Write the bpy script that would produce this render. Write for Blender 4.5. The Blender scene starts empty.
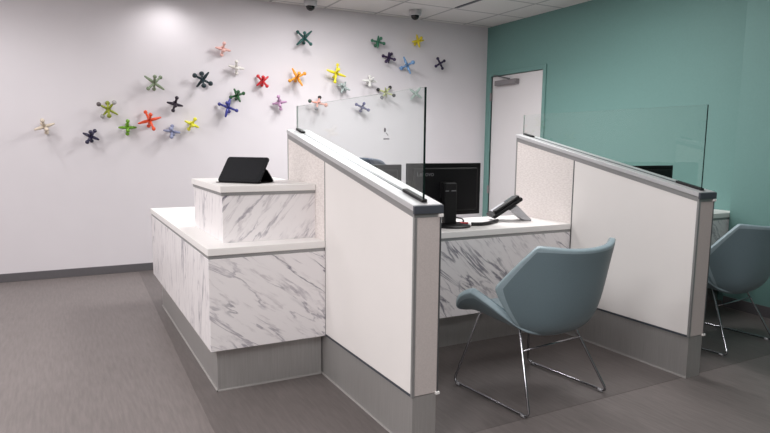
import bpy, bmesh, math, random
from mathutils import Vector, Matrix
R = math.radians
sc = bpy.context.scene
C = sc.collection

# ------------------------------------------------------------------ camera
cam = bpy.data.cameras.new('camera'); camo = bpy.data.objects.new('camera', cam); C.objects.link(camo)
CH = 1.2675
camo.matrix_world = (Matrix.Translation((0, 0, CH)) @ Matrix.Rotation(-.4874, 4, 'Z')
                     @ Matrix.Rotation(math.pi/2-.1353, 4, 'X') @ Matrix.Rotation(.009, 4, 'Z'))
cam.sensor_width = 36; cam.lens = 612.7/770*36
cam.shift_y = (228.71-216.5)/770
cam.clip_start = .02; cam.clip_end = 60
sc.camera = camo

# ------------------------------------------------------------------ world, lights, exposure
w = bpy.data.worlds.new('world'); sc.world = w; w.use_nodes = True
w.node_tree.nodes['Background'].inputs[0].default_value = (.9, .93, 1, 1)
w.node_tree.nodes['Background'].inputs[1].default_value = .3
sc.view_settings.view_transform = 'Standard'; sc.view_settings.look = 'None'
sc.view_settings.gamma = 1; sc.view_settings.use_curve_mapping = False
sc.view_settings.exposure = 0.08

def area(name, loc, sx, sy, e, col=(1, .985, .985), tilt=(0, 0, 0)):
    l = bpy.data.lights.new(name, 'AREA'); l.shape = 'RECTANGLE'; l.size = sx; l.size_y = sy
    l.energy = e; l.color = col
    o = bpy.data.objects.new(name, l); o.location = loc; o.rotation_euler = tilt; C.objects.link(o)
    return o
def spot(name, loc, e, size=110, blend=.8, col=(1, .985, .985), rad=.05, tilt=(0, 0, 0)):
    l = bpy.data.lights.new(name, 'SPOT'); l.energy = e; l.spot_size = R(size); l.spot_blend = blend
    l.color = col; l.shadow_soft_size = rad
    o = bpy.data.objects.new(name, l); o.location = loc; o.rotation_euler = tilt; C.objects.link(o)
    return o
ZC = 2.741
area('ceiling_panel_left', (-1.6, 3.0, ZC-.02), 1.2, 1.2, 74)
area('ceiling_panel_far', (-.8, 5.0, ZC-.02), 1.2, .6, 20)
area('ceiling_panel_front', (-1.4, .4, ZC-.02), 1.2, 1.2, 64)
area('fill_light_rear', (.2, -.5, ZC-.02), 1.2, 1.2, 50)  # added unseen fill, brightens the faces turned toward the camera
area('fill_light_desk_front', (2.0, 1.4, ZC-.02), 1.2, .6, 16)  # added unseen fill from overhead, lifts the desk front and slab edge
area('ceiling_panel_booth', (2.3, 4.9, ZC-.02), .6, 1.2, 56)
area('ceiling_panel_side', (3.4, 3.75, ZC-.02), .6, .6, 24)
spot('downlight_near_wall', (.99, 6.15, ZC-.03), 12, 150, .8, rad=.06)
spot('downlight_mid_wall', (-.6, 5.6, ZC-.03), 18, 150, .8, rad=.06)
spot('downlight_corner', (3.2, 4.9, ZC-.03), 92, 150, .8, rad=.06)

# ------------------------------------------------------------------ helpers
def tag(o, label=None, cat=None, group=None, kind=None):
    if label: o['label'] = label
    if cat: o['category'] = cat
    if group: o['group'] = group
    if kind: o['kind'] = kind
    return o
def empty(name, loc=(0, 0, 0), rz=0, label=None, cat=None, group=None):
    o = bpy.data.objects.new(name, None); C.objects.link(o); o.location = loc; o.rotation_euler = (0, 0, rz)
    o.empty_display_size = .1
    return tag(o, label, cat, group)
def link(name, bm, mat, parent=None, bevel=0, smooth=False, seg=2, recalc=True):
    if recalc: bmesh.ops.recalc_face_normals(bm, faces=bm.faces)
    me = bpy.data.meshes.new(name); bm.to_mesh(me); bm.free()
    mats = mat if isinstance(mat, (list, tuple)) else [mat]
    for m in mats: me.materials.append(m)
    if smooth:
        for p in me.polygons: p.use_smooth = True
    o = bpy.data.objects.new(name, me); C.objects.link(o)
    if parent: o.parent = parent
    if bevel:
        b = o.modifiers.new('bevel', 'BEVEL'); b.width = bevel; b.segments = seg; b.limit_method = 'ANGLE'; b.angle_limit = R(40)
    return o
def box(bm, x0, x1, y0, y1, z0, z1, mi=0, M=None):
    vs = [bm.verts.new((x, y, z)) for z in (z0, z1) for y in (y0, y1) for x in (x0, x1)]
    if M:
        for v in vs: v.co = M @ v.co
    for f in ((0, 2, 3, 1), (4, 5, 7, 6), (0, 1, 5, 4), (2, 6, 7, 3), (0, 4, 6, 2), (1, 3, 7, 5)):
        fc = bm.faces.new([vs[i] for i in f]); fc.material_index = mi
    return vs
def bx(name, x0, x1, y0, y1, z0, z1, mat, parent=None, bevel=0, M=None):
    bm = bmesh.new(); box(bm, x0, x1, y0, y1, z0, z1, M=M)
    return link(name, bm, mat, parent, bevel)
def prism_x(bm, poly, x0, x1, mi=0):
    a = [bm.verts.new((x0, y, z)) for y, z in poly]; b = [bm.verts.new((x1, y, z)) for y, z in poly]
    n = len(poly)
    bm.faces.new(a).material_index = mi; bm.faces.new(b[::-1]).material_index = mi
    for i in range(n): bm.faces.new((a[i], a[(i+1) % n], b[(i+1) % n], b[i])).material_index = mi
def px_(name, poly, x0, x1, mat, parent=None, bevel=0):
    bm = bmesh.new(); prism_x(bm, poly, x0, x1); return link(name, bm, mat, parent, bevel)
def tube(bm, pts, r, n=10, mi=0, cap=True, rs=None):
    pts = [Vector(p) for p in pts]; rings = []
    t0 = (pts[1]-pts[0]).normalized()
    up = Vector((0, 0, 1)) if abs(t0.z) < .9 else Vector((1, 0, 0))
    u = t0.cross(up).normalized()
    for i, p in enumerate(pts):
        if i == 0: t = t0
        elif i == len(pts)-1: t = (pts[i]-pts[i-1]).normalized()
        else: t = ((pts[i+1]-p).normalized()+(p-pts[i-1]).normalized()).normalized()
        u = (u-t*u.dot(t)).normalized(); v = t.cross(u)
        rr = rs[i] if rs else r
        rings.append([bm.verts.new(p+(u*math.cos(a)+v*math.sin(a))*rr) for a in [2*math.pi*k/n for k in range(n)]])
    for a, b in zip(rings, rings[1:]):
        for k in range(n):
            f = bm.faces.new((a[k], a[(k+1) % n], b[(k+1) % n], b[k])); f.material_index = mi; f.smooth = True
    if cap:
        bm.faces.new(rings[0][::-1]).material_index = mi; bm.faces.new(rings[-1]).material_index = mi
def sphere(bm, c, r, mi=0, sc3=(1, 1, 1), u=16, v=10):
    M = Matrix.Translation(c) @ Matrix.Diagonal((sc3[0], sc3[1], sc3[2], 1))
    g = bmesh.ops.create_uvsphere(bm, u_segments=u, v_segments=v, radius=r, matrix=M)
    for vv in g['verts']:
        for f in vv.link_faces: f.material_index = mi; f.smooth = True
def lathe(bm, prof, n=32, c=(0, 0, 0), mi=0):
    rings = [[bm.verts.new((c[0]+r*math.cos(2*math.pi*k/n), c[1]+r*math.sin(2*math.pi*k/n), c[2]+z)) for k in range(n)] for r, z in prof]
    for a, b in zip(rings, rings[1:]):
        for k in range(n):
            f = bm.faces.new((a[k], a[(k+1) % n], b[(k+1) % n], b[k])); f.smooth = True; f.material_index = mi
    bm.faces.new(rings[0][::-1]).material_index = mi; bm.faces.new(rings[-1]).material_index = mi
def fillet(pts, r, n=6):
    out = [Vector(pts[0])]
    for i in range(1, len(pts)-1):
        p = Vector(pts[i]); a = Vector(pts[i-1])-p; b = Vector(pts[i+1])-p
        rr = min(r, a.length*.45, b.length*.45)
        A = p+a.normalized()*rr; B = p+b.normalized()*rr
        for k in range(n+1):
            t = k/n; out.append(A*(1-t)**2+p*2*t*(1-t)+B*t*t)
    out.append(Vector(pts[-1])); return out

# ------------------------------------------------------------------ materials
def nt(name):
    m = bpy.data.materials.new(name); m.use_nodes = True
    return m, m.node_tree.nodes, m.node_tree.links, m.node_tree.nodes['Principled BSDF']
def plain(name, col, rough=.5, metal=0, noise=.04, scale=40, bump=0, spec=.5, coat=0, stretch=(1, 1, 1)):
    m, N, L, b = nt(name)
    b.inputs['Roughness'].default_value = rough; b.inputs['Metallic'].default_value = metal
    b.inputs['Specular IOR Level'].default_value = spec; b.inputs['Coat Weight'].default_value = coat
    tc = N.new('ShaderNodeTexCoord'); mp = N.new('ShaderNodeMapping'); mp.inputs['Scale'].default_value = stretch
    L.new(tc.outputs['Object'], mp.inputs[0])
    n = N.new('ShaderNodeTexNoise'); n.inputs['Scale'].default_value = scale; n.inputs['Detail'].default_value = 4
    L.new(mp.outputs[0], n.inputs['Vector'])
    r = N.new('ShaderNodeValToRGB')
    r.color_ramp.elements[0].position = .3; r.color_ramp.elements[1].position = .7
    r.color_ramp.elements[0].color = tuple(c*(1-noise) for c in col)+(1,)
    r.color_ramp.elements[1].color = tuple(min(1, c*(1+noise)) for c in col)+(1,)
    L.new(n.outputs[0], r.inputs[0]); L.new(r.outputs[0], b.inputs['Base Color'])
    if bump:
        bp = N.new('ShaderNodeBump'); bp.inputs['Strength'].default_value = bump; bp.inputs['Distance'].default_value = .002
        L.new(n.outputs[0], bp.inputs['Height']); L.new(bp.outputs[0], b.inputs['Normal'])
    return m
def srgb(r, g, b):
    f = lambda c: (c/255/12.92) if c/255 <= .04045 else ((c/255+.055)/1.055)**2.4
    return (f(r), f(g), f(b))
M_white_wall = plain('white_paint', srgb(216, 211, 215), .75, noise=.012, scale=3, bump=.02)
M_green_wall = plain('green_paint', srgb(105, 143, 138), .65, noise=.02, scale=60, bump=.05)
M_left_wall = plain('pale_paint', srgb(222, 214, 212), .8, noise=.01)
M_rear_wall = plain('grey_paint', srgb(150, 146, 146), .8, noise=.01)
M_base = plain('rubber_base', srgb(92, 89, 92), .45, noise=.03)
M_solid_white = plain('white_solid_surface', srgb(240, 237, 235), .35, noise=.008, scale=90)
M_smooth = plain('smooth_offwhite_laminate', srgb(236, 232, 230), .5, noise=.008, scale=5)
M_end = plain('greige_textile', srgb(196, 187, 184), .85, noise=.05, scale=160, bump=.3)
M_alu = plain('anodised_aluminium', srgb(158, 158, 158), .42, metal=.5, noise=.03, scale=30, stretch=(1, .05, 1))
M_alu_light = plain('satin_silver', srgb(206, 206, 208), .42, metal=.35, noise=.02, scale=30, stretch=(1, .05, 1))
M_alu_dark = plain('dark_aluminium', srgb(110, 112, 114), .4, metal=.7, noise=.03)
M_slate = plain('slate_plastic', srgb(72, 76, 84), .4)
M_black = plain('black_plastic', srgb(16, 16, 18), .5, noise=.1, spec=.3)
M_rubber = plain('black_rubber', srgb(16, 16, 18), .6, noise=.1)
M_screen_back = plain('black_monitor_shell', srgb(15, 15, 17), .5, noise=.06, spec=.2)
M_chrome = plain('chrome', srgb(165, 165, 170), .12, metal=1, noise=.01)
M_door = plain('white_door_paint', srgb(216, 213, 214), .45, noise=.01, scale=4)
M_bead = plain('pale_caulk', srgb(165, 162, 160), .6)
M_red = plain('red_plastic', srgb(190, 20, 40), .4)
M_grey_txt = plain('grey_lettering', srgb(104, 104, 108), .5)
M_silver = plain('silver_plastic', srgb(186, 186, 190), .4, metal=.15)
M_lcd = plain('phone_display', srgb(90, 98, 100), .2)
M_task = plain('slate_blue_mesh_fabric', srgb(74, 84, 100), .8, noise=.08, scale=200, bump=.2)

def steel():
    m, N, L, b = nt('brushed_steel')
    b.inputs['Metallic'].default_value = .55
    tc = N.new('ShaderNodeTexCoord'); mp = N.new('ShaderNodeMapping'); mp.inputs['Scale'].default_value = (60, 60, 1.5)
    L.new(tc.outputs['Object'], mp.inputs[0])
    n = N.new('ShaderNodeTexNoise'); n.inputs['Scale'].default_value = 4; n.inputs['Detail'].default_value = 5
    L.new(mp.outputs[0], n.inputs['Vector'])
    r = N.new('ShaderNodeValToRGB')
    r.color_ramp.elements[0].color = srgb(164, 162, 160)+(1,); r.color_ramp.elements[1].color = srgb(194, 192, 191)+(1,)
    L.new(n.outputs[0], r.inputs[0]); L.new(r.outputs[0], b.inputs['Base Color'])
    mr = N.new('ShaderNodeMapRange'); mr.inputs[3].default_value = .32; mr.inputs[4].default_value = .46
    L.new(n.outputs[0], mr.inputs[0]); L.new(mr.outputs[0], b.inputs['Roughness'])
    return m
M_steel = steel()

def marble(name, angle, axis='Y', seed=0.0, soft=1.0):
    """white laminate with slanting violet-grey streaks; the streaks run along `angle` in the panel's plane"""
    m, N, L, b = nt(name); b.inputs['Roughness'].default_value = .38
    tc = N.new('ShaderNodeTexCoord')
    m0 = N.new('ShaderNodeMapping'); m0.inputs['Location'].default_value = (seed, seed*1.7, seed*.6)
    L.new(tc.outputs['Object'], m0.inputs[0])
    if axis == 'X':   # a panel in the YZ plane: turn it into XZ first
        mm = N.new('ShaderNodeMapping'); mm.inputs['Rotation'].default_value = (0, 0, math.pi/2)
        L.new(m0.outputs[0], mm.inputs[0]); m0 = mm
    m1 = N.new('ShaderNodeMapping'); m1.inputs['Rotation'].default_value = (0, angle, 0)
    L.new(m0.outputs[0], m1.inputs[0])
    def streak(scl, stretch, wid, lo, hi, dist, dim=0.0):
        mp = N.new('ShaderNodeMapping'); mp.inputs['Scale'].default_value = (stretch, 1, 1); mp.inputs['Location'].default_value = (dim, dim, dim)
        L.new(m1.outputs[0], mp.inputs[0])
        n = N.new('ShaderNodeTexNoise'); n.inputs['Scale'].default_value = scl; n.inputs['Detail'].default_value = 7
        n.inputs['Roughness'].default_value = .55; n.inputs['Distortion'].default_value = dist
        L.new(mp.outputs[0], n.inputs['Vector'])
        s = N.new('ShaderNodeMath'); s.operation = 'SUBTRACT'; s.inputs[1].default_value = .5; L.new(n.outputs[0], s.inputs[0])
        a = N.new('ShaderNodeMath'); a.operation = 'ABSOLUTE'; L.new(s.outputs[0], a.inputs[0])
        mr = N.new('ShaderNodeMapRange'); mr.interpolation_type = 'SMOOTHSTEP'
        mr.inputs[1].default_value = 0; mr.inputs[2].default_value = wid; mr.inputs[3].default_value = 1; mr.inputs[4].default_value = 0
        L.new(a.outputs[0], mr.inputs[0])
        # patches where the vein shows
        n2 = N.new('ShaderNodeTexNoise'); n2.inputs['Scale'].default_value = scl*1.3; n2.inputs['Detail'].default_value = 3
        mp2 = N.new('ShaderNodeMapping'); mp2.inputs['Scale'].default_value = (stretch*1.3, 1, 1); mp2.inputs['Location'].default_value = (dim+5, 3, dim)
        L.new(m1.outputs[0], mp2.inputs[0]); L.new(mp2.outputs[0], n2.inputs['Vector'])
        pr = N.new('ShaderNodeMapRange'); pr.interpolation_type = 'SMOOTHSTEP'; pr.inputs[1].default_value = lo; pr.inputs[2].default_value = hi
        L.new(n2.outputs[0], pr.inputs[0])
        mu = N.new('ShaderNodeMath'); mu.operation = 'MULTIPLY'; L.new(mr.outputs[0], mu.inputs[0]); L.new(pr.outputs[0], mu.inputs[1])
        return mu.outputs[0]
    v1 = streak(5.0, .24, .022, .47, .62, .5)
    v2 = streak(10, .22, .03, .42, .62, .4, 9.0)
    v3 = streak(20, .2, .05, .4, .7, .3, 21.0)
    mix0 = N.new('ShaderNodeMix'); mix0.data_type = 'RGBA'
    mix0.inputs[6].default_value = srgb(238, 234, 235)+(1,); mix0.inputs[7].default_value = srgb(196, 190, 194)+(1,)
    k3 = N.new('ShaderNodeMath'); k3.operation = 'MULTIPLY'; k3.inputs[1].default_value = .75*soft; L.new(v3, k3.inputs[0]); L.new(k3.outputs[0], mix0.inputs[0])
    mix1 = N.new('ShaderNodeMix'); mix1.data_type = 'RGBA'; mix1.inputs[7].default_value = srgb(150, 145, 156)+(1,)
    k2 = N.new('ShaderNodeMath'); k2.operation = 'MULTIPLY'; k2.inputs[1].default_value = .75*soft; L.new(v2, k2.inputs[0]); L.new(k2.outputs[0], mix1.inputs[0])
    L.new(mix0.outputs[2], mix1.inputs[6])
    mix2 = N.new('ShaderNodeMix'); mix2.data_type = 'RGBA'; mix2.inputs[7].default_value = srgb(84, 82, 102)+(1,)
    k1 = N.new('ShaderNodeMath'); k1.operation = 'MULTIPLY'; k1.inputs[1].default_value = .9*soft; L.new(v1, k1.inputs[0]); L.new(k1.outputs[0], mix2.inputs[0])
    L.new(mix1.outputs[2], mix2.inputs[6]); L.new(mix2.outputs[2], b.inputs['Base Color'])
    return m
M_marb_front = marble('marble_laminate_lower_front', R(-35), 'Y', 1.3)
M_marb_riser = marble('marble_laminate_riser_front', R(-128), 'Y', 4.2)
M_marb_side = marble('marble_laminate_side', R(80), 'X', 7.7, .7)
M_marb_desk = marble('marble_laminate_desk', R(-45), 'Y', 11.1, .9)

def woven():
    m, N, L, b = nt('woven_panel_fabric'); b.inputs['Roughness'].default_value = .8
    tc = N.new('ShaderNodeTexCoord'); mp = N.new('ShaderNodeMapping'); mp.inputs['Scale'].default_value = (1, 1, 3.5)
    L.new(tc.outputs['Object'], mp.inputs[0])
    n = N.new('ShaderNodeTexNoise'); n.inputs['Scale'].default_value = 45; n.inputs['Detail'].default_value = 3
    L.new(mp.outputs[0], n.inputs['Vector'])
    r = N.new('ShaderNodeValToRGB'); r.color_ramp.elements[0].position = .35; r.color_ramp.elements[1].position = .65
    r.color_ramp.elements[0].color = srgb(221, 213, 210)+(1,); r.color_ramp.elements[1].color = srgb(236, 229, 226)+(1,)
    L.new(n.outputs[0], r.inputs[0]); L.new(r.outputs[0], b.inputs['Base Color'])
    bp = N.new('ShaderNodeBump'); bp.inputs['Strength'].default_value = .25; bp.inputs['Distance'].default_value = .003
    L.new(n.outputs[0], bp.inputs['Height']); L.new(bp.outputs[0], b.inputs['Normal'])
    return m
M_woven = woven()

def floor_mat(name, k):
    m, N, L, b = nt(name)
    b.inputs['Roughness'].default_value = .42; b.inputs['Specular IOR Level'].default_value = .35
    tc = N.new('ShaderNodeTexCoord')
    mp = N.new('ShaderNodeMapping'); mp.inputs['Scale'].default_value = (34, 3.2, 1)
    L.new(tc.outputs['Object'], mp.inputs[0])
    n = N.new('ShaderNodeTexNoise'); n.inputs['Scale'].default_value = 2; n.inputs['Detail'].default_value = 6; n.inputs['Roughness'].default_value = .6
    L.new(mp.outputs[0], n.inputs['Vector'])
    r = N.new('ShaderNodeValToRGB'); r.color_ramp.elements[0].position = .32; r.color_ramp.elements[1].position = .68
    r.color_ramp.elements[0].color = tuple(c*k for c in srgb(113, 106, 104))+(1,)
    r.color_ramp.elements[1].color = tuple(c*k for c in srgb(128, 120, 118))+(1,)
    L.new(n.outputs[0], r.inputs[0])
    n2 = N.new('ShaderNodeTexNoise'); n2.inputs['Scale'].default_value = 2.5; n2.inputs['Detail'].default_value = 3
    L.new(tc.outputs['Object'], n2.inputs['Vector'])
    mr = N.new('ShaderNodeMapRange'); mr.inputs[3].default_value = .94; mr.inputs[4].default_value = 1.06
    L.new(n2.outputs[0], mr.inputs[0])
    mx = N.new('ShaderNodeMix'); mx.data_type = 'RGBA'; mx.blend_type = 'MULTIPLY'; mx.inputs[0].default_value = 1
    L.new(r.outputs[0], mx.inputs[6]); L.new(mr.outputs[0], mx.inputs[7]); L.new(mx.outputs[2], b.inputs['Base Color'])
    bp = N.new('ShaderNodeBump'); bp.inputs['Strength'].default_value = .1; bp.inputs['Distance'].default_value = .001
    L.new(n.outputs[0], bp.inputs['Height']); L.new(bp.outputs[0], b.inputs['Normal'])
    return m
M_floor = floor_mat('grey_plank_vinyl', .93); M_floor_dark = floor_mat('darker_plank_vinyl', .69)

def ceil_mat():
    m, N, L, b = nt('ceiling_tile'); b.inputs['Roughness'].default_value = .9
    tc = N.new('ShaderNodeTexCoord'); sp = N.new('ShaderNodeSeparateXYZ'); L.new(tc.outputs['Object'], sp.inputs[0])
    outs = []
    for ax, off in ((0, 3.865), (1, 5.145)):
        a = N.new('ShaderNodeMath'); a.operation = 'SUBTRACT'; a.inputs[1].default_value = off-.61*40; L.new(sp.outputs[ax], a.inputs[0])
        d = N.new('ShaderNodeMath'); d.operation = 'DIVIDE'; d.inputs[1].default_value = .61; L.new(a.outputs[0], d.inputs[0])
        f = N.new('ShaderNodeMath'); f.operation = 'FRACT'; L.new(d.outputs[0], f.inputs[0])
        s = N.new('ShaderNodeMath'); s.operation = 'SUBTRACT'; s.inputs[1].default_value = .5; L.new(f.outputs[0], s.inputs[0])
        b2 = N.new('ShaderNodeMath'); b2.operation = 'ABSOLUTE'; L.new(s.outputs[0], b2.inputs[0])
        outs.append(b2.outputs[0])
    mx = N.new('ShaderNodeMath'); mx.operation = 'MAXIMUM'; L.new(outs[0], mx.inputs[0]); L.new(outs[1], mx.inputs[1])
    mr = N.new('ShaderNodeMapRange'); mr.inputs[1].default_value = .474; mr.inputs[2].default_value = .482
    L.new(mx.outputs[0], mr.inputs[0])
    n = N.new('ShaderNodeTexNoise'); n.inputs['Scale'].default_value = 120; L.new(tc.outputs['Object'], n.inputs['Vector'])
    r = N.new('ShaderNodeValToRGB'); r.color_ramp.elements[0].color = srgb(214, 210, 208)+(1,); r.color_ramp.elements[1].color = srgb(232, 229, 227)+(1,)
    L.new(n.outputs[0], r.inputs[0])
    mix = N.new('ShaderNodeMix'); mix.data_type = 'RGBA'; mix.inputs[7].default_value = srgb(176, 174, 174)+(1,)
    L.new(r.outputs[0], mix.inputs[6]); L.new(mr.outputs[0], mix.inputs[0]); L.new(mix.outputs[2], b.inputs['Base Color'])
    bp = N.new('ShaderNodeBump'); bp.inputs['Strength'].default_value = .6; bp.inputs['Distance'].default_value = .006; bp.invert = True
    L.new(mr.outputs[0], bp.inputs['Height']); L.new(bp.outputs[0], b.inputs['Normal'])
    return m
M_ceil = ceil_mat()

def glass_mat():
    m = bpy.data.materials.new('clear_pale_glass'); m.use_nodes = True
    N = m.node_tree.nodes; L = m.node_tree.links; N.clear()
    o = N.new('ShaderNodeOutputMaterial'); t = N.new('ShaderNodeBsdfTransparent'); g = N.new('ShaderNodeBsdfGlossy')
    t.inputs[0].default_value = (.955, .972, .966, 1); g.inputs['Roughness'].default_value = 0; g.inputs[0].default_value = (.95, 1, .98, 1)
    f = N.new('ShaderNodeFresnel'); ge = N.new('ShaderNodeNewGeometry'); mr = N.new('ShaderNodeMapRange')
    mr.inputs[3].default_value = 1.4; mr.inputs[4].default_value = 1/1.4      # same reflectance seen from inside the pane
    L.new(ge.outputs['Backfacing'], mr.inputs[0]); L.new(mr.outputs[0], f.inputs[0])
    mx = N.new('ShaderNodeMixShader'); L.new(f.outputs[0], mx.inputs[0]); L.new(t.outputs[0], mx.inputs[1]); L.new(g.outputs[0], mx.inputs[2])
    L.new(mx.outputs[0], o.inputs[0]); return m
M_glass = glass_mat()
M_glass_edge = plain('dark_polished_glass_edge', srgb(18, 34, 32), .15, noise=.05)
M_glass_thin_edge = plain('pale_green_glass_edge', srgb(205, 216, 212), .2, noise=.05)

def uphol():
    m, N, L, b = nt('blue_grey_upholstery'); b.inputs['Roughness'].default_value = .5
    b.inputs['Specular IOR Level'].default_value = .45; b.inputs['Sheen Weight'].default_value = .15
    tc = N.new('ShaderNodeTexCoord'); v = N.new('ShaderNodeTexNoise'); v.inputs['Scale'].default_value = 260
    L.new(tc.outputs['Object'], v.inputs['Vector'])
    r = N.new('ShaderNodeValToRGB'); r.color_ramp.elements[0].color = srgb(102, 121, 129)+(1,); r.color_ramp.elements[1].color = srgb(116, 135, 142)+(1,)
    L.new(v.outputs[0], r.inputs[0]); L.new(r.outputs[0], b.inputs['Base Color'])
    bp = N.new('ShaderNodeBump'); bp.inputs['Strength'].default_value = .12; bp.inputs['Distance'].default_value = .001
    L.new(v.outputs[0], bp.inputs['Height']); L.new(bp.outputs[0], b.inputs['Normal'])
    return m
M_uph = uphol()
M_rim_highlight = plain('pale_edging_highlight', srgb(150, 169, 177), .45)  # piped edge of the chair shells, its highlight put into the paler colour

# ------------------------------------------------------------------ room shell
YW, XG, XB = 6.448, 4.857, 4.70      # white wall, green wall, nearer green wall face
S = lambda o: tag(o, kind='structure')
S(bx('floor', -3.5, 5.3, -3.5, 6.6, -.1, 0, M_floor))
# darker border of flooring laid around the booths
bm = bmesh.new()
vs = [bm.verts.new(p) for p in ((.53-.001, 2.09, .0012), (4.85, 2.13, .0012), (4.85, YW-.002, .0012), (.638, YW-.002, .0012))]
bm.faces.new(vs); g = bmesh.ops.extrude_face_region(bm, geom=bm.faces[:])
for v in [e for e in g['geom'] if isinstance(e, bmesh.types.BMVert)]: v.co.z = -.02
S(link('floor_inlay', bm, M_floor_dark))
S(bx('ceiling', -3.5, 5.3, -3.5, 6.6, ZC, ZC+.1, M_ceil))
S(bx('wall_back', -3.5, 5.3, YW, YW+.12, 0, ZC, M_white_wall))
DY0, DY1, DZ = 5.395, 6.336, 2.13     # door opening in the green wall
bm = bmesh.new()
box(bm, XG, XG+.12, DY1, YW, 0, ZC); box(bm, XG, XG+.12, 3.0, DY0, 0, ZC); box(bm, XG, XG+.12, DY0, DY1, DZ, ZC)
S(link('wall_right', bm, M_green_wall))
def slant(name, off, z1, mat):
    bm = bmesh.new(); q = [(XB-off, 3.005-off), (XG+.12, 3.005-off), (XG+.12, -3.4), (XB-off-.5, -3.4)]
    a = [bm.verts.new((x, y, 0)) for x, y in q]; b = [bm.verts.new((x, y, z1)) for x, y in q]
    bm.faces.new(a); bm.faces.new(b[::-1])
    for i in range(4): bm.faces.new((a[i], a[(i+1) % 4], b[(i+1) % 4], b[i]))
    return link(name, bm, mat)
S(slant('wall_right_front', 0, ZC, M_green_wall))
S(bx('wall_left', -3.5, -3.38, -3.4, YW, 0, ZC, M_left_wall))
S(bx('wall_front', -3.5, 5.3, -3.5, -3.38, 0, ZC, M_rear_wall))
S(bx('baseboard_back', -3.38, XG, YW-.01, YW, 0, .079, M_base, bevel=.003))
bm = bmesh.new(); box(bm, XG-.01, XG, DY1+.05, YW-.01, 0, .079); box(bm, XG-.01, XG, 3.7, DY0-.05, 0, .079)
S(link('baseboard_right', bm, M_base))
S(slant('baseboard_right_front', .008, .085, M_base))
# door
M_closer = plain('grey_painted_metal', srgb(128, 124, 126), .45)
door = S(bx('door_1', XG+.012, XG+.055, DY0+.004, DY1-.004, .008, DZ-.004, M_door, bevel=.002))
bm = bmesh.new()
for y0, y1, z0, z1 in ((DY0-.05, DY0, 0, DZ+.05), (DY1, DY1+.05, 0, DZ+.05), (DY0, DY1, DZ, DZ+.05)):
    box(bm, XG-.018, XG+.1, y0, y1, z0, z1)
link('door_frame', bm, M_green_wall, door, .003)
cl = bx('door_closer', XG-.05, XG+.011, 5.82, 6.22, 2.005, 2.065, M_closer, door, .006)
bm = bmesh.new(); tube(bm, [(XG-.03, 5.95, 2.07), (XG-.07, 6.10, 2.11), (XG-.022, 6.27, 2.14)], .008, 8); link('closer_arm', bm, M_alu_dark, cl)
for z in (.72, 1.88): bx('hinge', XG-.022, XG+.0, DY1-.014, DY1+.008, z-.05, z+.05, M_closer, door, .003)
bm = bmesh.new(); tube(bm, [(XG+.01, 5.47, 1.0), (XG-.05, 5.47, 1.0), (XG-.05, 5.58, 1.0)], .009, 8); link('door_handle', bm, M_chrome, door)
# ceiling slot
t = bx('ceiling_slot', 3.845, 3.885, 4.72, 5.70, ZC-.006, ZC+.0, M_slate)
S(t); t.name = 'trim_1'
# dome cameras
def dome(loc, label):
    r = empty('dome_camera', loc, 0, label, 'camera', 'ceiling dome cameras')
    bm = bmesh.new(); lathe(bm, [(.066, 0), (.07, -.006), (.068, -.05), (.06, -.056)], 32); link('housing', bm, M_silver_h, r)
    bm = bmesh.new(); lathe(bm, [(.046, -.052), (.046, -.062), (.042, -.078), (.03, -.093), (.014, -.101), (.003, -.103)], 32)
    link('dark_dome', bm, M_domeglass, r)
M_silver_h = plain('light_grey_housing', srgb(182, 182, 184), .45); M_domeglass = plain('smoked_dome', srgb(14, 15, 17), .12)
dome((2.385, 6.19, ZC), 'dome security camera nearer the left, half cut off by the top of the photo')
dome((3.553, 6.04, ZC), 'dome security camera on the ceiling closer to the green wall, whole body in view')

# ------------------------------------------------------------------ reception counter
PX1, PX2, PW, YE1, YE2, YS, YB = 1.232, 3.002, .1265, 2.075, 2.092, 3.008, 3.597
CX, CY0, CY1, ZM, ZT = .613, 3.002, 5.112, .236, .7595
cab = empty('counter_cabinet', (.92, 4.0, 0), 0, 'long low marble-patterned reception cabinet on a steel toe kick, left of the first partition', 'cabinet')
def P(o, root): o.parent = root; o.matrix_parent_inverse = Matrix.Translation(-Vector(root.location)) ; return o
def part(name, root, *a, **k): return P(bx(name, *a, **k), root)
part('marble_front_panel', cab, CX+.004, PX1, CY0+.004, CY0+.022, ZM, ZT-.055, M_marb_front, bevel=.001)
part('marble_side_panel', cab, CX+.004, CX+.022, CY0+.022, CY1-.004, ZM, ZT-.055, M_marb_side, bevel=.001)
part('carcass', cab, CX+.022, PX1, CY0+.022, CY1-.004, ZM, ZT-.056, M_smooth)
part('reveal_strip', cab, CX+.007, PX1, CY0+.007, CY1-.007, ZT-.055, ZT-.037, M_alu)
part('toe_kick', cab, .66, PX1, 3.069, 4.97, 0, ZM, M_steel)
bm = bmesh.new(); box(bm, .653, PX1-.006, 3.062, 3.068, .001, .008); box(bm, .653, .659, 3.062, 4.97, .001, .008); P(link('caulk_bead', bm, M_bead), cab)
wt = bx('worktop', CX, PX1-.001, CY0, CY1, ZT-.037, ZT, M_solid_white, bevel=.003)
tag(wt, 'lower white worktop of the reception counter, wrapping round the marble riser', 'countertop')
UX, UY0, UY1, ZU = .7136, 3.136, 3.90, 1.055
ris = empty('counter_riser', (.95, 3.5, ZT), 0, 'marble-patterned raised box standing on the lower reception worktop', 'cabinet')
part('marble_front_panel', ris, UX+.012, PX1, UY0+.012, UY0+.03, ZT, ZU-.05, M_marb_riser, bevel=.001)
part('marble_side_panel', ris, UX+.012, UX+.03, UY0+.03, UY1-.01, ZT, ZU-.05, M_marb_side, bevel=.001)
part('carcass', ris, UX+.03, PX1, UY0+.03, UY1-.01, ZT, ZU-.051, M_smooth)
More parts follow.
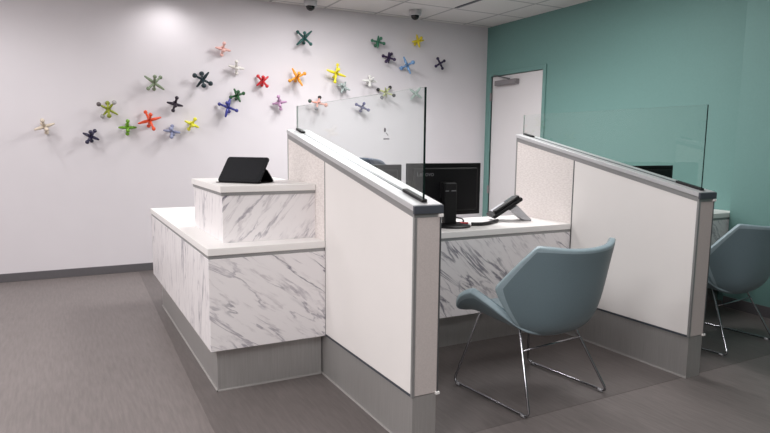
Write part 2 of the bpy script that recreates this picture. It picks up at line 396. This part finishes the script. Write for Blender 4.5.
part('reveal_strip', ris, UX+.007, PX1, UY0+.007, UY1-.007, ZU-.05, ZU-.034, M_alu)
wt2 = bx('worktop', UX, PX1-.001, UY0, UY1, ZU-.034, ZU, M_solid_white, bevel=.003)
tag(wt2, 'upper white transaction top on the marble riser, carrying the black tablet', 'countertop')

# ------------------------------------------------------------------ partitions
ZF, ZB = 1.034, 1.357
def partition(X, YE, label):
    sl = (ZB-ZF)/(YB-YE); top = lambda y, d=0: ZF+sl*(y-YE)-d
    r = empty('partition', (X+PW/2, (YE+YB)/2, 0), 0, label, 'partition', 'sloping booth partitions')
    def pr(name, poly, x0, x1, mat, bevel=0): return P(px_(name, poly, x0, x1, mat, None, bevel), r)
    cap, rail = .024, .052
    # inner core, steel base
    pr('core', [(YE+.008, ZM), (YB-.004, ZM), (YB-.004, top(YB-.004, rail)), (YE+.008, top(YE+.008, rail))], X+.008, X+PW-.008, M_smooth)
    pr('steel_base', [(YE+.004, 0), (YB-.004, 0), (YB-.004, ZM-.002), (YE+.004, ZM-.002)], X+.006, X+PW-.006, M_steel)
    bm = bmesh.new(); box(bm, X-.001, X+.005, YE, YB, .001, .007); P(link('caulk_bead', bm, M_bead), r)
    for s, (a, b) in enumerate(((X, X+.008), (X+PW-.008, X+PW))):
        pr('smooth_panel', [(YE+.012, ZM+.01), (YS-.005, ZM+.01), (YS-.005, top(YS-.005, rail)), (YE+.012, top(YE+.012, rail))], a, b, M_smooth, .0015)
        pr('woven_panel', [(YS+.005, ZM+.01), (YB-.012, ZM+.01), (YB-.012, top(YB-.012, rail)), (YS+.005, top(YS+.005, rail))], a, b, M_woven, .0015)
        a2, b2 = (X+.0005, X+.006) if s == 0 else (X+PW-.006, X+PW-.0005)
        pr('seam_strip', [(YS-.0048, ZM+.012), (YS+.0048, ZM+.012), (YS+.0048, top(YS+.0048, rail)), (YS-.0048, top(YS-.0048, rail))], a2, b2, M_alu_dark)
        pr('base_reveal', [(YE+.004, ZM-.001), (YB-.004, ZM-.001), (YB-.004, ZM+.0095), (YE+.004, ZM+.0095)], a2-.001, b2+.001, M_slate)
    # front end: textile infill held by two aluminium edges
    pr('end_panel', [(YE+.002, ZM+.002), (YE+.008, ZM+.002), (YE+.008, top(YE, rail)), (YE+.002, top(YE, rail))], X+.012, X+PW-.006, M_end)
    pr('edge_trim', [(YE-.001, ZM-.004), (YE+.0118, ZM-.004), (YE+.0118, top(YE+.0118, rail)), (YE-.001, top(YE-.001, rail))], X-.001, X+.012, M_alu, .001)
    pr('edge_trim', [(YE-.001, ZM-.004), (YE+.0118, ZM-.004), (YE+.0118, top(YE+.0118, rail)), (YE-.001, top(YE-.001, rail))], X+PW-.006, X+PW+.001, M_alu_dark, .001)
    pr('edge_trim', [(YB-.0118, ZM-.004), (YB+.001, ZM-.004), (YB+.001, top(YB, rail)), (YB-.0118, top(YB-.0118, rail))], X-.001, X+PW+.001, M_alu, .001)
    part('corner_clip', r, X+PW-.014, X+PW+.006, YE-.008, YE+.004, ZM-.006, ZM+.006, M_solid_white, bevel=.002)
    part('corner_clip', r, X+PW-.014, X+PW+.006, YE-.008, YE+.004, ZF-.052, ZF-.038, M_solid_white, bevel=.002)
    # side rail below the cap, and the silver cap with its slate end
    pr('shadow_rail', [(YE+.002, top(YE+.002, rail)), (YB, top(YB, rail)), (YB, top(YB, cap)), (YE+.002, top(YE+.002, cap))], X-.001, X+PW+.001, M_alu)
    ends = .03
    pr('top_cap', [(YE+.004, top(YE, cap)), (YB, top(YB, cap)), (YB, top(YB)), (YE+.004, top(YE))], X-.006, X+PW+.006, M_alu_light, .002)
    pr('cap_end', [(YE-.008, ZF-.036), (YE+.004, ZF-.036), (YE+.004, ZF-.001), (YE-.008, ZF-.004)], X-.006, X+PW+.006, M_slate, .002)
    gx = X+PW/2
    pr('glass_groove', [(YE+.02, top(YE+.02, .003)), (YB-.01, top(YB-.01, .003)), (YB-.01, top(YB-.01, -.0015)), (YE+.02, top(YE+.02, -.0015))], gx-.009, gx+.009, M_alu_dark)
    for y0, y1 in ((YE+.03, YE+.19), (YB-.11, YB-.01)):
        pr('glass_clamp', [(y0, top(y0, .002)), (y1, top(y1, .002)), (y1, top(y1, -.012)), (y0, top(y0, -.012))], gx-.013, gx+.013, M_rubber, .002)
    # glass
    y0, y1, zt = YE+.037, YB-.002, 1.497
    bm = bmesh.new(); prism_x(bm, [(y0, top(y0)), (y1, top(y1)), (y1, zt), (y0, zt)], gx-.005, gx+.005)
    bmesh.ops.recalc_face_normals(bm, faces=bm.faces)
    for f in bm.faces:
        if abs(f.normal.x) < .5: f.material_index = 1 if f.normal.y < -.5 else 2
    go = P(link('glass_screen', bm, [M_glass, M_glass_edge, M_glass_thin_edge]), r)
    if X < 2:   # small printed mark on the pane
        bm = bmesh.new()
        c = Vector((gx-.0055, 2.442, 1.335))
        tube(bm, [c, c-Vector((.0004, 0, 0))], .010, 14)
        box(bm, c.x-.0004, c.x, 2.40, 2.455, 1.293, 1.298)
        for k in range(3): box(bm, c.x-.0004, c.x, 2.428-.008*k, 2.432-.008*k, 1.318-.004*k, 1.324-.004*k)
        mk = link('etched_mark', bm, M_grey_txt); mk.parent = go
    return r
partition(PX1, YE1, 'sloping white partition with glass screen beside the reception counter, nearer the camera')
partition(PX2, YE2, 'sloping white partition with glass screen between the two blue chairs')

# ------------------------------------------------------------------ desks
def desk(x0, x1, lab1, lab2):
    y0, y1 = YS, 3.575
    r = empty('desk_cabinet', ((x0+x1)/2, 3.3, 0), 0, lab1, 'cabinet', 'booth desk cabinets')
    part('marble_front_panel', r, x0+.001, x1-.001, y0+.004, y0+.022, ZM, ZT-.055, M_marb_desk, bevel=.001)
    part('carcass', r, x0+.001, x1-.001, y0+.022, y1-.05, ZM, ZT-.056, M_smooth)
    part('reveal_strip', r, x0+.001, x1-.001, y0+.007, y1-.02, ZT-.055, ZT-.037, M_alu)
    part('toe_kick', r, x0+.007, x1-.007, y0+.14, y1-.1, 0, ZM, M_steel)
    w_ = bx('worktop', x0+.001, x1-.001, y0, y1, ZT-.037, ZT, M_solid_white, bevel=.003)
    tag(w_, lab2, 'countertop')
desk(PX1+PW, PX2, 'marble-fronted desk cabinet between the two partitions, in front of the nearer blue chair',
     'white desk top between the partitions, carrying the monitors and desk phone')
desk(PX2+PW, XG, 'marble-fronted desk cabinet against the green wall, mostly hidden by the second partition',
     'white desk top against the green wall, only its right end showing')

# ------------------------------------------------------------------ chairs
def grid_surface(bm, rows, mi=0):
    vs = [[bm.verts.new(p) for p in row] for row in rows]
    for a, b in zip(vs, vs[1:]):
        for i in range(len(a)-1): bm.faces.new((a[i], a[i+1], b[i+1], b[i]))
    return vs
def mirror(row):   # row given from the centre to the right
    return [(-x, y, z) for x, y, z in row[:0:-1]]+list(row)
def shell(name, rows, root, th=.034, off=-1):
    bm = bmesh.new(); grid_surface(bm, [mirror(r) for r in rows])
    o = link(name, bm, [M_uph, M_rim_highlight], root, smooth=True)
    s = o.modifiers.new('solid', 'SOLIDIFY'); s.thickness = th; s.offset = off; s.material_offset_rim = 1
    b = o.modifiers.new('bev', 'BEVEL'); b.width = .006; b.segments = 1; b.limit_method = 'ANGLE'; b.angle_limit = R(50)
    q = o.modifiers.new('sub', 'SUBSURF'); q.levels = 2; q.render_levels = 3
    return o
def make_chair(loc, rz, label):
    r = empty('guest_chair', loc, rz, label, 'chair', 'blue-grey guest chairs at the booths')
    seat = [
        [(0, .300, .425), (.13, .295, .427), (.24, .265, .438), (.335, .235, .462)],
        [(0, .22, .437), (.14, .215, .437), (.258, .18, .470), (.366, .150, .55)],
        [(0, .06, .412), (.14, .06, .414), (.235, .055, .447), (.366, .045, .588)],
        [(0, -.10, .395), (.13, -.10, .400), (.22, -.09, .428), (.318, -.055, .530)],
        [(0, -.215, .400), (.11, -.205, .403), (.185, -.185, .411), (.238, -.155, .435)],
    ]
    shell('seat', seat, r, .042)
    back = [
        [(0, -.195, .345), (.09, -.185, .348), (.155, -.165, .356), (.215, -.130, .375)],
        [(0, -.290, .400), (.12, -.276, .402), (.195, -.235, .410), (.282, -.145, .425)],
        [(0, -.325, .52), (.14, -.310, .522), (.240, -.245, .530), (.345, -.115, .525)],
        [(0, -.342, .625), (.14, -.328, .627), (.252, -.262, .625), (.385, -.110, .605)],
        [(0, -.358, .725), (.13, -.345, .728), (.240, -.292, .725), (.345, -.180, .700)],
        [(0, -.375, .795), (.13, -.362, .800), (.22, -.320, .812), (.285, -.275, .818)],
    ]
    bo = shell('backrest', back, r, .038, off=-1)
    # outline of the piped rims; their highlight is painted in the rim material
    def rim(rows):
        m = [mirror(q) for q in rows]
        return m[0] + [q[-1] for q in m[1:-1]] + m[-1][::-1] + [q[0] for q in m[1:-1]][::-1]
    for s in (-1, 1):
        bm = bmesh.new()
        pts = [(.16*s, .17, .400), (.185*s, .19, .395), (.285*s, .275, .012), (.287*s, -.270, .012), (.185*s, -.09, .385), (.16*s, -.08, .388)]
        tube(bm, fillet(pts, .035), .0065, 10)
        sl = link('sled_leg', bm, M_chrome, r, recalc=True)
        for y in (.235, -.23):
            bm = bmesh.new(); tube(bm, [(.286*s, y-.012, .009), (.286*s, y+.012, .009)], .0088, 10)
            link('glide', bm, M_silver, sl)
    bm = bmesh.new(); tube(bm, [(-.213, -.142, .285), (.213, -.142, .285)], .0055, 8); link('cross_bar', bm, M_chrome, r)
    bm = bmesh.new(); tube(bm, [(-.17, .17, .398), (.17, .17, .398)], .0065, 8); link('under_rail', bm, M_chrome, r); bm = bmesh.new(); tube(bm, [(-.17, -.08, .386), (.17, -.08, .386)], .0065, 8); link('under_rail', bm, M_chrome, r)
    return r
def copy_tree(o, parent=None):
    c = o.copy(); C.objects.link(c); c.parent = parent
    for ch in list(o.children): copy_tree(ch, c)
    return c
ch1 = make_chair((2.128, 2.375, .0015), R(6), 'blue-grey upholstered chair on chrome sled legs, between the two partitions')
ch2 = copy_tree(ch1); ch2.location = (3.80, 2.50, .0015); ch2.rotation_euler.z = R(6)
ch2['label'] = 'blue-grey upholstered chair right of the second partition, cut off by the photo edge'

# ------------------------------------------------------------------ tablet
M_tab = plain('matte_black_case', srgb(24, 25, 29), .75, noise=.08, spec=.25)
def tablet():
    o0 = Vector((.772, 3.448, ZU)); e = Vector((.67, -.742, 0)).normalized(); h = Vector((.742, .67, 0)).normalized()
    r = empty('tablet', o0, 0, 'black tablet propped up in its folding case on the upper counter top', 'tablet')
    W, H = .268, .174; lean = R(40)
    up = (h*math.sin(lean)+Vector((0, 0, 1))*math.cos(lean)); nn = e.cross(up).normalized()
    if nn.dot(h) > 0: nn = -nn
    def slab(name, org, u, v, n, w0, w1, h0, h1, t0, t1, mat, parent, bev=.006, rnd=.016):
        bm = bmesh.new(); pts = []
        for cx, cy, a0 in ((w1-rnd, h1-rnd, 0), (w0+rnd, h1-rnd, 90), (w0+rnd, h0+rnd, 180), (w1-rnd, h0+rnd, 270)):
            for k in range(6):
                a = R(a0+90*k/5); pts.append((cx+rnd*math.cos(a), cy+rnd*math.sin(a)))
        A = [bm.verts.new(org+u*x+v*y+n*t0) for x, y in pts]; B = [bm.verts.new(org+u*x+v*y+n*t1) for x, y in pts]
        bm.faces.new(A); bm.faces.new(B[::-1]); k = len(pts)
        for i in range(k): bm.faces.new((A[i], A[(i+1) % k], B[(i+1) % k], B[i]))
        o = link(name, bm, mat, parent, bev, seg=2); return o
    z0 = Vector((0, 0, .004))
    slab('case_front', z0, e, up, nn, 0, W, 0, H, -.006, .006, M_tab, r, .003)
    slab('screen', z0, e, up, nn, .016, W-.016, .016, H-.016, .0061, .007, M_tab, r, 0, .006)
    # prop leg from the middle of the back down to the counter
    q = up*(H*.62)-nn*.008; foot = h*(.155); d = (foot-q+Vector((0, 0, .004))); ln = d.length; d.normalize(); n2 = e.cross(d).normalized()
    slab('prop_flap', q, e, d, n2, .0, W, 0, ln, -.003, .003, M_black, r, .002)
    slab('case_foot', Vector((0, 0, .003)), e, h, Vector((0, 0, 1)), -.004, W+.004, -.02, .16, -.0025, .001, M_black, r, .001)
tablet()

# ------------------------------------------------------------------ monitors
def monitor(x0, x1, z0, z1, y, label, cx=None, stand=True):
    cx = cx if cx is not None else (x0+x1)/2
    r = empty('monitor', (cx, y-.08, ZT), 0, label, 'monitor', 'black office monitors')
    part('bezel', r, x0, x1, y, y+.018, z0, z1, M_screen_back, bevel=.004)
    part('rear_shell', r, x0+.035, x1-.035, y-.022, y, z0+.03, z1-.03, M_screen_back, bevel=.012)
    part('screen', r, x0+.012, x1-.012, y+.0185, y+.0195, z0+.02, z1-.012, M_domeglass)
    zs = (z0+z1)/2
    part('column', r, cx-.045, cx+.045, y-.072, y-.030, ZT+.012, zs+.045, M_black, bevel=.008)
    part('mount_plate', r, cx-.055, cx+.055, y-.034, y-.0225, zs-.05, zs+.05, M_black, bevel=.003)
    if stand:
        bm = bmesh.new(); lathe(bm, [(.118, 0), (.12, .004), (.116, .011), (.06, .016)], 36, (cx, y-.085, ZT)); b_ = P(link('base', bm, M_black), r)
        part('label_strip', r, cx-.045, cx-.02, y-.0735, y-.0715, zs-.008, zs-.001, M_grey_txt); part('label_strip', r, cx+.0, cx+.035, y-.0735, y-.0715, zs-.008, zs-.001, M_grey_txt)
    return r
m1 = monitor(1.90, 2.462, .822, 1.158, 3.30, 'large black monitor seen from behind on the desk, right of the glass edge', 2.185)
monitor(1.385, 1.885, .822, 1.150, 3.34, 'black monitor seen through the nearer glass screen, beside the large one', 1.62)
monitor(3.84, 4.40, .846, 1.127, 3.32, 'black monitor on the green wall desk, seen through the farther glass screen', 4.12)
# faint maker's lettering on the back of the large monitor
fc = bpy.data.curves.new('lettering', 'FONT'); fc.body = 'Lenovo'; fc.size = .042; fc.extrude = .0004; fc.align_x = 'CENTER'
fo = bpy.data.objects.new('lettering', fc); C.objects.link(fo); fo.rotation_euler = (math.pi/2, 0, 0); fo.location = (2.02, 3.2775, 1.078); fc.materials.append(M_grey_txt)
bpy.context.view_layer.update()
me = bpy.data.meshes.new_from_object(fo.evaluated_get(bpy.context.evaluated_depsgraph_get()))
fm = bpy.data.objects.new('lettering', me); fm.matrix_world = fo.matrix_world.copy(); C.objects.link(fm); bpy.data.objects.remove(fo); fm.name = 'lettering'
mw = fm.matrix_world.copy(); fm.parent = m1; fm.matrix_parent_inverse = Matrix.Translation(-Vector(m1.location)); fm.matrix_world = mw

# staff chair beyond the desk
tc_ = empty('task_chair', (2.2, 4.55, 0), 0, 'slate blue office chair behind the desk, its curved top showing past the glass screen', 'chair')
rows = []
for z, hw, yy in ((.62, .19, .0), (.80, .235, .03), (1.0, .245, .02), (1.12, .225, .0), (1.165, .16, -.01)):
    rows.append([(0, yy+.06, z+.008), (hw*.5, yy+.045, z+.006), (hw*.85, yy, z), (hw, yy-.03, z-.012)])
bm = bmesh.new(); grid_surface(bm, [mirror(q) for q in rows])
o = link('backrest', bm, M_task, tc_, smooth=True); s = o.modifiers.new('s', 'SOLIDIFY'); s.thickness = .04; q = o.modifiers.new('q', 'SUBSURF'); q.levels = 2; q.render_levels = 2
bm = bmesh.new(); box(bm, -.24, .24, -.36, .1, .44, .51); o = link('seat', bm, M_task, tc_, .03, seg=4)
bm = bmesh.new(); tube(bm, [(0, .07, .47), (0, .13, .50), (0, .12, .75)], .02, 8); link('back_support', bm, M_black, tc_)
bm = bmesh.new(); tube(bm, [(0, -.13, .09), (0, -.13, .44)], .025, 12); link('gas_lift', bm, M_chrome, tc_)
bm = bmesh.new()
for k in range(5):
    a = R(72*k+10); tube(bm, [(0, -.13, .11), (.28*math.cos(a), -.13+.28*math.sin(a), .07)], .02, 8, rs=[.024, .014])
link('star_base', bm, M_black, tc_)
for k in range(5):
    a = R(72*k+10); c = Vector((.28*math.cos(a), -.13+.28*math.sin(a), .028)); t = Vector((-math.sin(a), math.cos(a), 0))*.018
    bm = bmesh.new(); tube(bm, [c-t, c+t], .028, 14); link('caster', bm, M_rubber, tc_)

# ------------------------------------------------------------------ desk phone and small items
def phone():
    r = empty('desk_phone', (2.735, 3.34, ZT), R(-20), 'black desk phone tilted up on a silver stand at the right of the desk', 'phone')
    a = R(33); Mx = Matrix.Translation((-.125, 0, .012)) @ Matrix.Rotation(-a, 4, 'Y')
    def pb(name, x0, x1, y0, y1, z0, z1, mat, bev, par=r): return bx(name, x0, x1, y0, y1, z0, z1, mat, par, bev, M=Mx)
    pb('body', .006, .245, -.085, .085, 0, .028, M_black, .01)
    pb('handset', .03, .235, -.08, -.03, .028, .05, M_black, .01)
    pb('display', .16, .225, -.015, .07, .0282, .031, M_lcd, .001)
    pb('keypad', .04, .15, -.01, .07, .0282, .032, M_silver, .001)
    bm = bmesh.new(); prism = [(-.01, .0745), (.045, .108), (.155, .004), (.10, .004)]
    Av = [bm.verts.new((x, -.062, z)) for x, z in prism]; Bv = [bm.verts.new((x, .062, z)) for x, z in prism]
    bm.faces.new(Av); bm.faces.new(Bv[::-1])
    for i in range(4): bm.faces.new((Av[i], Av[(i+1) % 4], Bv[(i+1) % 4], Bv[i]))
    st = link('stand', bm, M_silver, r, .003)
    for y in (-.05, .05):
        bm = bmesh.new(); sphere(bm, (.145, y, .007), .0075); link('rubber_foot', bm, M_rubber, st)
phone()
bm = bmesh.new()
pts = [(2.316, 3.188, ZT+.0125), (2.34, 3.172, ZT+.0125), (2.38, 3.16, ZT+.0125), (2.45, 3.18, ZT+.0125), (2.53, 3.235, ZT+.0125), (2.585, 3.265, ZT+.0125)]
pts = fillet(pts, .03); tube(bm, pts, .012, 10)
tag(link('cable', bm, M_rubber), 'thick black cable lying on the desk between monitor base and phone', 'cable')
bm = bmesh.new(); tube(bm, fillet([(2.28, 3.335, ZT+.0055), (2.33, 3.32, ZT+.0055), (2.36, 3.33, ZT+.012), (2.35, 3.34, ZT+.03), (2.29, 3.345, ZT+.04)], .02), .005, 8)
tag(link('cable', bm, M_rubber), 'short black cable loop curling out beside the monitor column', 'cable')
bm = bmesh.new(); tube(bm, [(2.305, 3.295, ZT+.0068), (2.355, 3.275, ZT+.0068)], .0065, 10, rs=[.0065, .0055])
tag(link('marker_pen', bm, M_red), 'small red pen lying on the desk beside the foot of the large monitor', 'pen')

# ------------------------------------------------------------------ wall jacks
cy_, sy_ = math.cos(.4874), math.sin(.4874)
def pix_to_wall(u, v, Y):
    """where the ray through a photo point meets the plane y = Y"""
    x = (u-385)/612.7; y = -(v-228.71)/612.7
    cr, sr = math.cos(.009), math.sin(.009)
    x, y = x*cr-y*sr, x*sr+y*cr
    cp, sp = math.cos(-.1353), math.sin(-.1353)
    d = cp-y*sp; up = sp+y*cp
    X = x*cy_+d*sy_; Yd = -x*sy_+d*cy_
    k = Y/Yd
    return Vector((X*k, Y, CH+up*k))
BALL, PT, DOT = 'ball', 'point', 'dot'
jacks = [
 # u, v, colour, [(du, dv, end kind, scale)], label
 (44.5,126.6,(214,200,182),[(-2.4,-6.6,BALL),(10.3,-3.2,PT),(2.4,3.2,BALL)],'cream toy-jack wall ornament, leftmost of all, alone at the far left'),
 (91,136.4,(34,30,62),[(4.2,-6.2,BALL),(8.3,3.4,PT),(-.5,-4.8,BALL)],'navy jack ornament, lowest and second from the left on the wall'),
 (108.3,109.4,(150,160,50),[(-.8,-6.4,BALL),(9.9,5.4,PT),(5.8,-6.9,BALL)],'olive jack ornament with silver ball tips'),
 (154.4,82.9,(124,138,112),[(10,7,PT),(6.5,-6,BALL),(.4,-6.7,BALL)],'sage green jack ornament, highest of the left cluster'),
 (175,104.2,(34,22,40),[(2.1,-7,BALL),(8.2,2,PT),(.5,1.6,BALL)],'black-purple jack ornament right above the pale slate one'),
 (149.6,120.4,(228,84,46),[(-4.4,-9,BALL),(11.6,-3.2,PT),(1,-6,BALL)],'large orange-red jack ornament in the left cluster'),
 (127.6,127.5,(110,160,40),[(.2,-7,BALL),(9.2,0,PT),(.4,3.4,BALL)],'lime green jack ornament left of the orange-red one'),
 (171.9,131.5,(140,146,176),[(.4,-6,BALL),(8.7,1.3,PT),(-1.4,-3,BALL)],'pale slate-blue jack ornament low, between orange-red and small yellow ones'),
 (191.9,124.2,(226,222,64),[(3.5,-5.5,BALL),(7.2,3.4,PT),(1,1.5,BALL)],'small lemon yellow jack ornament, rightmost of the low left cluster'),
 (223,49.1,(232,184,176),[(1.3,-6.4,BALL),(7.8,1.8,PT),(1,1.5,BALL)],'pale pink jack ornament near the top of the wall'),
 (236.5,67.4,(226,222,216),[(0,-6.4,BALL),(7.9,1.6,PT),(1,1.2,BALL)],'white jack ornament just below the pale pink one'),
 (202.7,79.6,(22,44,50),[(8.6,4.4,BALL),(-1.2,-6.5,BALL),(6.2,-7.5,PT)],'blackish teal jack ornament with big balls, right of the sage one'),
 (237.2,95.3,(34,84,44),[(7,-2.2,BALL),(3.2,6.7,PT),(1.2,-3.8,BALL)],'small forest green jack ornament touching the royal blue one'),
 (228,107.3,(52,56,136),[(9.3,3.5,BALL),(2.6,-9.9,PT),(-1,-4.6,BALL)],'royal blue jack ornament under the forest green one'),
 (304.2,38,(36,84,80),[(7,6.5,BALL),(7.6,-7,PT),(.5,-5.3,BALL)],'large dark teal jack ornament, highest in the middle of the wall'),
 (262.5,81.1,(196,30,40),[(5,5.5,BALL),(6,-4.6,PT),(.7,-4.4,BALL)],'red jack ornament, left of the amber one'),
 (297.3,77.1,(236,156,40),[(8,-3.8,BALL),(5.2,8.9,PT),(2,-4,BALL)],'amber orange jack ornament in the middle of the wall'),
 (279.6,102.8,(186,146,180),[(-1.3,-6.8,BALL),(7.4,-1.2,PT),(.3,3,BALL)],'mauve jack ornament below the amber one'),
 (336.3,73.3,(232,218,50),[(1.4,-9,BALL),(9.6,3.4,PT),(2.5,-4,BALL)],'large bright yellow jack ornament right of the amber one'),
 (318,103,(220,160,146),[(8,2,BALL),(-1.6,5.6,BALL),(2.6,-1,PT)],'pink-rodded jack ornament with green, black and grey balls'),
 (343.4,87.3,(160,172,170),[(6.8,2.8,PT),(2.3,-5.6,PT),(-2,-3,BALL)],'silvery grey jack ornament under the large bright yellow one'),
 (369.9,81,(224,224,220),[(0,-4.8,BALL),(7.4,.8,PT),(4,-3.6,PT)],'off-white jack ornament right of the silvery grey one'),
 (362.4,107.3,(84,86,128),[(6.6,3.1,BALL),(1.8,-4.1,BALL),(1,1,PT)],'slate purple jack ornament seen through the glass screen'),
 (386,92.5,(176,182,130),[(7.8,2.9,BALL),(4.1,-5.1,BALL),(-.6,-5,PT)],'pale olive jack ornament with black ball tips at the glass top edge'),
 (415.7,93.6,(160,180,172),[(6.2,4.6,PT),(5,-6.3,PT),(1.2,1.5,PT)],'faint sage X-shaped jack ornament behind the glass corner'),
 (378.1,42,(52,112,86),[(6.5,1.6,BALL),(.4,-6.2,PT),(3.2,-4,BALL)],'mid green jack ornament, upper right group'),
 (388.8,57.7,(46,26,66),[(6.3,2.1,BALL),(3,-4.2,BALL),(.3,-5.5,PT)],'dark purple jack ornament below the mid green one'),
 (418.1,41,(220,200,40),[(-1.4,-6.6,PT),(6,-.8,PT),(3.5,-3.5,BALL)],'golden yellow jack ornament, top right near the ceiling camera'),
 (407.1,65.3,(110,150,194),[(6.2,-3.1,BALL),(3.5,8.6,PT),(-1.5,-2.2,PT)],'light blue jack ornament with fat ends'),
 (440.1,63.5,(38,26,62),[(2.6,5.5,BALL),(4.6,-2.9,BALL),(1,-.8,PT)],'dark purple jack ornament, rightmost on the white wall'),
]
jm = {}
def jmat(c, rough=.32):
    if c not in jm: jm[c] = plain('glazed_jack_%d_%d_%d' % c, srgb(*c), rough, noise=.03)
    return jm[c]
def arm(bm, v, kind, k=1.0, mi=0, rad=.0125):
    L_ = v.length; n = v.normalized()
    if kind == BALL:
        tube(bm, [n*0.0, n*L_*.5, n*(L_-.012)], rad, 10, mi, rs=[rad*1.15, rad*.9, rad*.8]); sphere(bm, n*(L_-.008), .0185*k, mi, u=14, v=9)
    else:
        tube(bm, [n*0.0, n*L_*.45, n*L_*.93, n*L_], rad, 10, mi, rs=[rad*1.2, rad*1.2, rad*.72, rad*.4])
for (u, v, col, axes, lab) in jacks:
    c0 = pix_to_wall(u, v, YW-.1)
    # local image-to-wall scale
    vecs = []
    ex = (pix_to_wall(u+1, v, YW-.1)-c0); ez = (pix_to_wall(u, v+1, YW-.1)-c0)
    rd = (c0-Vector((0, 0, CH))).normalized()          # the jack's rods are set out square to the line of sight
    ex -= rd*ex.dot(rd); ez -= rd*ez.dot(rd)
    flat = [ex*a[0]+ez*a[1] for a in axes]
    L_ = max(max(f.length for f in flat)*1.04, .08)
    signs = [1, 1, -1]
    # depth parts chosen so that the three rods are as square to each other as possible
    best = None
    for sg in ((1, 1), (1, -1), (-1, 1), (-1, -1)):
        dep = [math.sqrt(max(L_*L_-f.length**2, 0)) for f in flat]
        w3 = [flat[0]+rd*dep[0]*sg[0], flat[1]+rd*dep[1]*sg[1], flat[2]+rd*-dep[2]]
        cost = sum(abs(w3[i].dot(w3[j])) for i, j in ((0, 1), (0, 2), (1, 2)))
        if best is None or cost < best[0]: best = (cost, w3)
    w3 = best[1]
    ymax = max(abs(q.y) for q in w3)+.014
    loc = pix_to_wall(u, v, YW-ymax)
    kb = 1.3 if 'fat' in lab or 'big balls' in lab else 1.0
    if 'silver ball tips' in lab or 'pink-rodded' in lab or 'black ball tips' in lab:
        r = empty('wall_jack', loc, 0, lab, 'wall ornament', 'coloured jacks on the white wall')
        black, grey, green, silver = jmat((24, 24, 26)), jmat((112, 112, 118)), jmat((62, 84, 74)), jmat((170, 168, 166), .2)
        bm = bmesh.new()
        for q, a in zip(w3, axes):
            for s in (1, -1): arm(bm, q*s, PT, rad=.0095)
        link('rods', bm, jmat(col), r)
        if 'silver' in lab: ends = [(w3[0], jmat((132, 142, 44))), (-w3[0], jmat((132, 142, 44))), (w3[2], silver), (-w3[2], silver), (-w3[1]*.95, jmat((96, 88, 88)))]
        elif 'pink' in lab: ends = [(-w3[0], green), (w3[0], jmat((224, 160, 140))), (-w3[1], black), (w3[1], grey)]
        else: ends = [(w3[0], black), (-w3[0], black), (w3[1], black), (-w3[1], grey)]
        for p, m in ends:
            bm = bmesh.new(); sphere(bm, p, .021); link('ball_tip', bm, m, r)
    else:
        bm = bmesh.new()
        for q, a in zip(w3, axes):
            for s in (1, -1): arm(bm, q*s, a[2], kb)
        sphere(bm, Vector((0, 0, 0)), .02)
        o = link('wall_jack', bm, jmat(col)); o.location = loc
        tag(o, lab, 'wall ornament', 'coloured jacks on the white wall')
